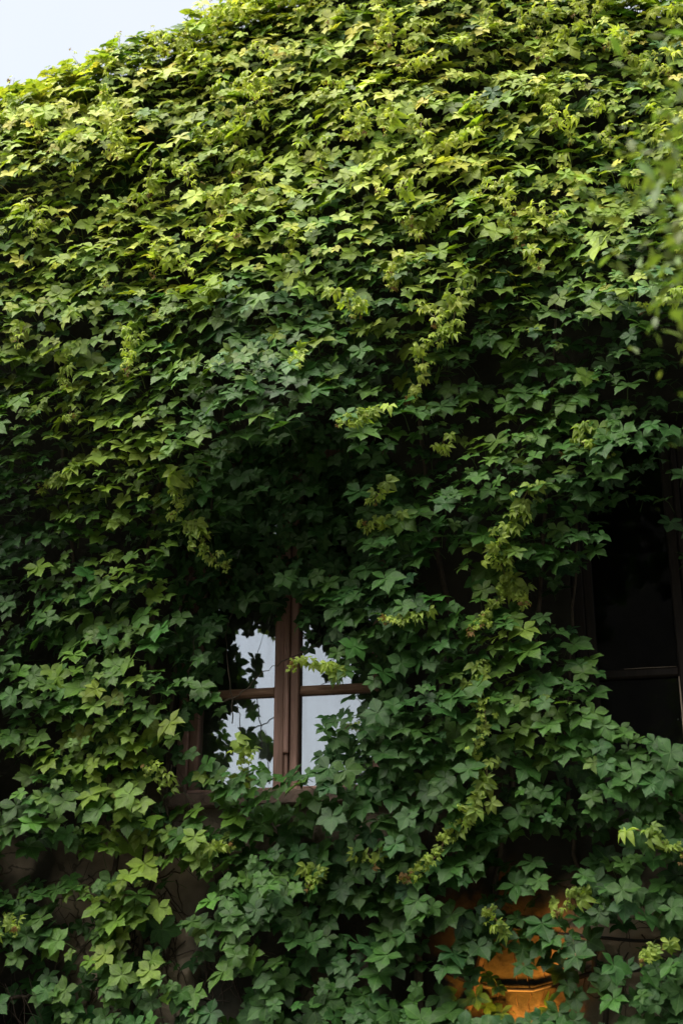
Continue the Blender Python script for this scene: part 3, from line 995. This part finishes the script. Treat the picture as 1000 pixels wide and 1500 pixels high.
for pix in auto:
    path = shoot_path(pix, .06)
    pm = pix[0][1]
    stuff_stems.tube(path, [.0028 - .0016 * i / len(path) for i in range(len(path))], 4)
    extra += shoot_leaves(path, pm, base=.078)
# upright tips along the gable that stand against the sky
for k in range(46):
    x = np.interp(rs.uniform(0, 1), [0, 1], [FX0 + .3, PK + .2]) if k < 36 else rs.uniform(PK, FX1)
    z = float(gable(x)) + .02
    h = rs.uniform(.08, .24)
    path = [Vector((x, WALL_Y - .06, z)), Vector((x + rs.normal(0, .02), WALL_Y - .10, z + h * .6)), Vector((x + rs.normal(-.02, .05), WALL_Y - .13, z + h))]
    stuff_stems.tube(path, [.003, .002, .001], 4)
    for (pos, nrm, tip, size, c) in shoot_leaves(path, 40, base=.075, step=.03):
        extra.append((pos, nrm + np.array([0, 0, .5]), tip, size, c))
E = [np.array([e[k] for e in extra]) for k in range(5)]
me = merged('young_foliage', SH_YG, rs.randint(0, 8, len(extra)), E[0], frames(E[1], E[2]), E[3], E[4])
tag(link('young_foliage', me, creeper, M['young']), kind='stuff')
tag(link('young_stems', stuff_stems.mesh('young_stems'), creeper, M['greenstem'], True), kind='stuff')
print('young singles', n_single, 'extra', len(extra))


# ------------------------------------------------------------------ woody stems and dry twigs on the wall
def wander(pix, offs, jit, sub=5):
    base = [Vector(on_wall(p[0], p[1], o)) for p, o in zip(pix, offs)]
    res = []
    for a, b in zip(base, base[1:]):
        for s in range(sub):
            p = a.lerp(b, s / sub)
            res.append(p + Vector((rs.normal(0, jit), rs.normal(0, jit * .4), rs.normal(0, jit))))
    res.append(base[-1])
    return res


STEMS = [
    ([(196, 1640), (192, 1500), (188, 1380), (205, 1260), (212, 1150), (225, 1000), (215, 850), (240, 650), (200, 420), (230, 200)], .022),
    ([(200, 1640), (183, 1480), (182, 1360), (170, 1250), (150, 1080), (110, 850), (90, 600), (60, 350)], .018),
    ([(205, 1640), (200, 1400), (240, 1235), (241, 1150), (250, 1060), (262, 900), (300, 780), (330, 600), (420, 350)], .014),
    ([(620, 1640), (618, 1480), (600, 1300), (640, 1120), (660, 900), (620, 700), (600, 400), (560, 150)], .022),
    ([(640, 1640), (690, 1460), (720, 1350), (740, 1200), (780, 1000), (800, 700), (820, 400), (800, 100)], .016),
    ([(880, 1640), (890, 1500), (870, 1400), (840, 1250), (830, 1050), (840, 850), (850, 700)], .014),
    ([(440, 1640), (430, 1480), (460, 1350), (420, 1230), (380, 1180)], .012),
    ([(246, 1260), (247, 1200), (244, 1165), (252, 1120)], .007),
    ([(278, 1230), (276, 1180), (268, 1150), (240, 1135)], .004), ([(286, 1230), (282, 1185), (262, 1140), (238, 1128)], .004),
    ([(280, 1000), (276, 985), (283, 962), (285, 935)], .005),
    ([(320, 1030), (345, 1022), (365, 1005), (385, 985), (405, 975)], .004), ([(405, 975), (440, 955), (470, 945)], .003),
    ([(352, 1115), (352, 1060), (347, 1030)], .003), ([(340, 1060), (338, 1000), (330, 930), (345, 880)], .003),
    ([(-15, 1462), (25, 1461), (58, 1456)], .012),
]
for k, (pix, r0) in enumerate(STEMS):
    n = len(pix)
    offs = [.05] * n if k < 7 else [.12] * n
    path = wander(pix, offs, .008 if k < 7 else .003)
    o = link('stem', MB().tube(path, [r0 * (1 - .7 * i / len(path)) for i in range(len(path))], 6).mesh('stem'), creeper, M['stem'], True)
tw = MB()
for k in range(150):                                   # fine dead runners clinging to the bare plaster
    cx, cyq, wx, wy = [(190, 1390, 70, 90), (255, 1330, 50, 60), (750, 1430, 70, 50), (930, 1370, 60, 40), (250, 1150, 25, 60), (310, 1420, 50, 60)][rs.choice(6, p=[.46, .20, 0, .10, .12, .12])]
    a = (cx + rs.normal(0, wx * .6), cyq + rs.normal(0, wy * .6))
    ang = rs.normal(0, .6) if rs.uniform() < .6 else rs.uniform(-1.5, 1.5)
    ln = rs.uniform(25, 85)
    b = (a[0] + math.sin(ang) * ln, a[1] + math.cos(ang) * ln)
    path = wander([a, ((a[0] + b[0]) / 2 + rs.normal(0, 6), (a[1] + b[1]) / 2 + rs.normal(0, 5)), b], [.012] * 3, .004, 3)
    tw.tube(path, [.0032, .003, .0028, .0025, .002, .0015, .001][:len(path)], 4)
for x_, y_, l_ in ((706, 1405, 80), (731, 1440, 60), (752, 1380, 95), (771, 1425, 70), (794, 1400, 75), (812, 1440, 50)):
    path = wander([(x_, y_), (x_ + rs.normal(0, 6), y_ + l_ * .5), (x_ + rs.normal(0, 9), y_ + l_)], [.006] * 3, .004, 3)
    tw.tube(path, [.002, .0019, .0018, .0016, .0014, .0012, .001][:len(path)], 4)
for k in range(40):                                    # loose dry strands at the lower left and by the window
    cx, cyq = [(30, 1400), (245, 1180), (20, 1440), (100, 1300), (60, 1470)][rs.randint(5)]
    a = (cx + rs.normal(0, 25), cyq + rs.normal(0, 40)); b = (a[0] + rs.normal(0, 40), a[1] + rs.uniform(20, 90))
    path = wander([a, b], [rs.uniform(.05, .2)] * 2, .006, 4)
    tw.tube(path, .0014, 4)
tag(link('dry_twigs', tw.mesh('dry_twigs'), creeper, M['twig'], True), kind='stuff')

# ================================================================== wall lamp and cables
lp = on_wall(745, 1560, .34)
lamp = empty('wall_lamp', (lp[0], WALL_Y, lp[2] - .2))
tag(lamp, 'small wall lamp glowing orange among the leaves at the bottom edge', 'lamp')
lx, ly, lz = lp
link('back_plate', MB().box(lx - .05, lx + .05, WALL_Y - .012, WALL_Y - .002, lz - .24, lz - .08, .004).mesh('back_plate'), lamp, M['iron'])
link('bracket', MB().tube([(lx, WALL_Y - .012, lz - .16), (lx, ly + .05, lz - .18), (lx, ly, lz - .14)], .009, 8).mesh('bracket'), lamp, M['iron'], True)
link('shade', MB().lathe(lx, ly, [(.012, lz - .15), (.03, lz - .14), (.052, lz - .10), (.066, lz - .02), (.070, lz + .0), (.066, lz - .0), (.048, lz - .098), (.026, lz - .13), (.004, lz - .135)], 24).mesh('shade'), lamp, M['iron'], True)
bm, t_, o_ = new_mat('lamp_bulb')
em = N(t_, 'ShaderNodeEmission', Color=(1, .46, .10, 1), Strength=30.0); t_.links.new(em.outputs[0], o_.inputs['Surface'])
link('bulb', MB().lathe(lx, ly, [(.001, lz - .03), (.016, lz - .036), (.024, lz - .055), (.020, lz - .08), (.012, lz - .1), (.012, lz - .13)], 16).mesh('bulb'), lamp, bm, True)
sl = bpy.data.lights.new('lamp_light', 'SPOT')
sl.energy = 22.0; sl.color = (1, .37, .05); sl.spot_size = R(74); sl.spot_blend = .9; sl.shadow_soft_size = .05
slo = bpy.data.objects.new('lamp_light', sl); C.objects.link(slo); slo.parent = lamp
slo.location = Vector((lx, ly, lz + .005)) - Vector(lamp.location)
slo.rotation_euler = (Vector((0, -1, -.68))).to_track_quat('Z', 'Y').to_euler()

cb = [(560, 1405), (655, 1424), (690, 1440), (735, 1450), (780, 1451), (820, 1440), (870, 1424), (1010, 1415), (1100, 1412)]
cpath = [Vector(on_wall(a, b, .035)) for a, b in cb]
tag(link('cable', MB().tube([p for p in cpath], .0105, 8).mesh('cable'), None, M['cable'], True), 'thick black cable sagging across the orange lit plaster', 'cable')
cb = [(690, 1352), (800, 1366), (860, 1372), (930, 1378), (1100, 1381)]
tag(link('cable', MB().tube([Vector(on_wall(a, b, .03)) for a, b in cb], .007, 8).mesh('cable'), None, M['cable'], True), 'thin black cable running level above the sagging one, toward the right edge', 'cable')


# ================================================================== the near tree at the right, out of focus
def oval_leaf():
    V = [(0, 0, 0), (.16, .3, .03), (.2, .6, .02), (0, 1, -.12), (-.2, .6, .02), (-.16, .3, .03), (0, .3, -.02), (0, .6, -.04)]
    F = [(0, 1, 6), (0, 6, 5), (1, 2, 7), (1, 7, 6), (5, 6, 7), (5, 7, 4), (2, 3, 7), (7, 3, 4)]
    U = [(.5 + v[0] * 2, v[1]) for v in V]
    return np.array(V), np.array(F), np.array(U), np.ones(8)


OV = [oval_leaf()]


def build_tree(base, height, crown_c, crown_r, n_leaf, label, seed, lsize, targets=(), col0=(.13, .19, .045)):
    rs = np.random.RandomState(seed)
    t = empty('tree', base)
    tag(t, label, 'tree')
    b = Vector(base); top = Vector(crown_c)
    fork = b.lerp(top, .55) + Vector((rs.normal(0, .05), rs.normal(0, .05), 0))
    r0 = height * .018
    link('trunk', MB().tube([b, b.lerp(fork, .5) + Vector((rs.normal(0, .04), rs.normal(0, .04), 0)), fork, fork.lerp(top, .6)], [r0, r0 * .85, r0 * .7, r0 * .35], 10).mesh('trunk'), t, M['bark'], True)
    pos = []; br = MB()
    nb = 26 if not targets else 22
    ends = []
    for k in range(nb):
        d = rs.normal(0, 1, 3); d /= np.linalg.norm(d); d[2] = d[2] * .8 + .1
        q = np.array(crown_c) + d * np.array(crown_r) * rs.uniform(.55, 1.0)
        ends.append(q)
    ends += [np.array(q) for q in targets]
    per = n_leaf // len(ends)
    for q in ends:
        s = fork.lerp(top, rs.uniform(0, .5)); e = Vector(q)
        m = s.lerp(e, .5) + Vector((0, 0, .1 * (e - s).length))
        br.tube([s, m, e], [r0 * .3, r0 * .16, r0 * .05], 5)
        ax = (e - m).normalized()
        spread_ = min(crown_r) * .26
        for j in range(per):
            f = rs.uniform(0, 1)
            p = np.array(m.lerp(e, .25 + .8 * f)) + rs.normal(0, 1, 3) * spread_ * (1.1 - .55 * f)
            pos.append(p)
    link('branches', br.mesh('branches'), t, M['bark'], True)
    pos = np.array(pos); n = len(pos)
    nrm = rs.normal(0, .6, (n, 3)) + np.array([0, -.15, .9]); tip = rs.normal(0, .7, (n, 3)) + np.array([0, 0, -.8])
    col = np.array(col0)[None] * np.exp(rs.normal(0, .25, (n, 1))) * np.exp(rs.normal(0, .08, (n, 3)))
    me = merged('crown', OV, np.zeros(n, int), pos, frames(nrm, tip), lsize * np.exp(rs.normal(0, .25, n)), col)
    tag(link('crown', me, t, M['treeleaf']), kind='stuff')
    return t


def at_depth(px, py, depth):
    d = FWD + RGT * ((px - 500) / FPX) + UPV * ((750 - py) / FPX)
    return EYE + d * depth


tg = [at_depth(px + 10, py, dd) for px, py, dd in ((1005, 110, 3.3), (1030, 170, 3.1), (990, 240, 3.2), (1015, 265, 3.0), (1000, 300, 3.2), (1035, 215, 3.1), (1020, 335, 3.1), (1050, 300, 2.9), (1055, 120, 3.0))]
cc = at_depth(1350, 200, 3.4)
build_tree((cc[0] + .35, cc[1] - .25, 0), 5.2, tuple(cc), (.55, .62, .8), 6500, 'slender tree with small pale leaves, blurred at the right edge in front of the creeper', 31, .038, tg)
# ================================================================== unseen houses added behind the viewer to block low sky and sun
M['render_wall'] = noise_mat('grey_render', (.10, .09, .075), (.16, .145, .125), 2.0, .9, .3)
M['slate'] = noise_mat('grey_slate', (.05, .05, .055), (.09, .088, .09), 6.0, .7, .3)


def blocker_house(x0, x1, y1, y0, eaves, ridge, label):
    h = empty('house', ((x0 + x1) / 2, y1, 0)); tag(h, label, 'house')
    yr = (y0 + y1) / 2
    b = MB()
    b.v = [(x0, y0, 0), (x1, y0, 0), (x1, y1, 0), (x0, y1, 0), (x0, y0, eaves), (x1, y0, eaves), (x1, y1, eaves), (x0, y1, eaves), (x0, yr, ridge), (x1, yr, ridge)]
    b.f = [(0, 1, 5, 4), (2, 3, 7, 6), (1, 2, 6, 9, 5), (3, 0, 4, 8, 7)]
    link('wall', b.mesh('wall'), h, M['render_wall'])
    for ya, s in ((y0, -1), (y1, 1)):
        r = MB(); e = .35
        r.v = [(x0 - e, ya + s * e, eaves - .12), (x1 + e, ya + s * e, eaves - .12), (x1 + e, yr, ridge + .12), (x0 - e, yr, ridge + .12),
               (x0 - e, ya + s * e, eaves), (x1 + e, ya + s * e, eaves), (x1 + e, yr, ridge + .24), (x0 - e, yr, ridge + .24)]
        r.f = [(0, 3, 2, 1), (4, 5, 6, 7), (0, 1, 5, 4), (1, 2, 6, 5), (2, 3, 7, 6), (3, 0, 4, 7)]
        link('roof', r.mesh('roof'), h, M['slate'])
    n = int((x1 - x0) / 2.6)
    for fl in range(4):
        for k in range(n):
            cx = x0 + (x1 - x0) * (k + .5) / n; z = 1.0 + fl * 3.1
            w = MB().box(cx - .55, cx + .55, y1 + .002, y1 + .06, z, z + 1.6)
            wo = link('window', w.mesh('window'), h, M['dark_frame'])
            link('pane', MB().box(cx - .47, cx + .47, y1 + .062, y1 + .066, z + .08, z + 1.52).mesh('pane'), wo, M['glass'])


blocker_house(-2.5, 12.0, -7.0, -15.0, 13.0, 17.0, 'added unseen grey rendered house across the yard, blocking low sky light')
blocker_house(-22.0, -9.2, -7.5, -15.0, 15.0, 19.0, 'added unseen grey house left of the gap, blocking low sky and sun')
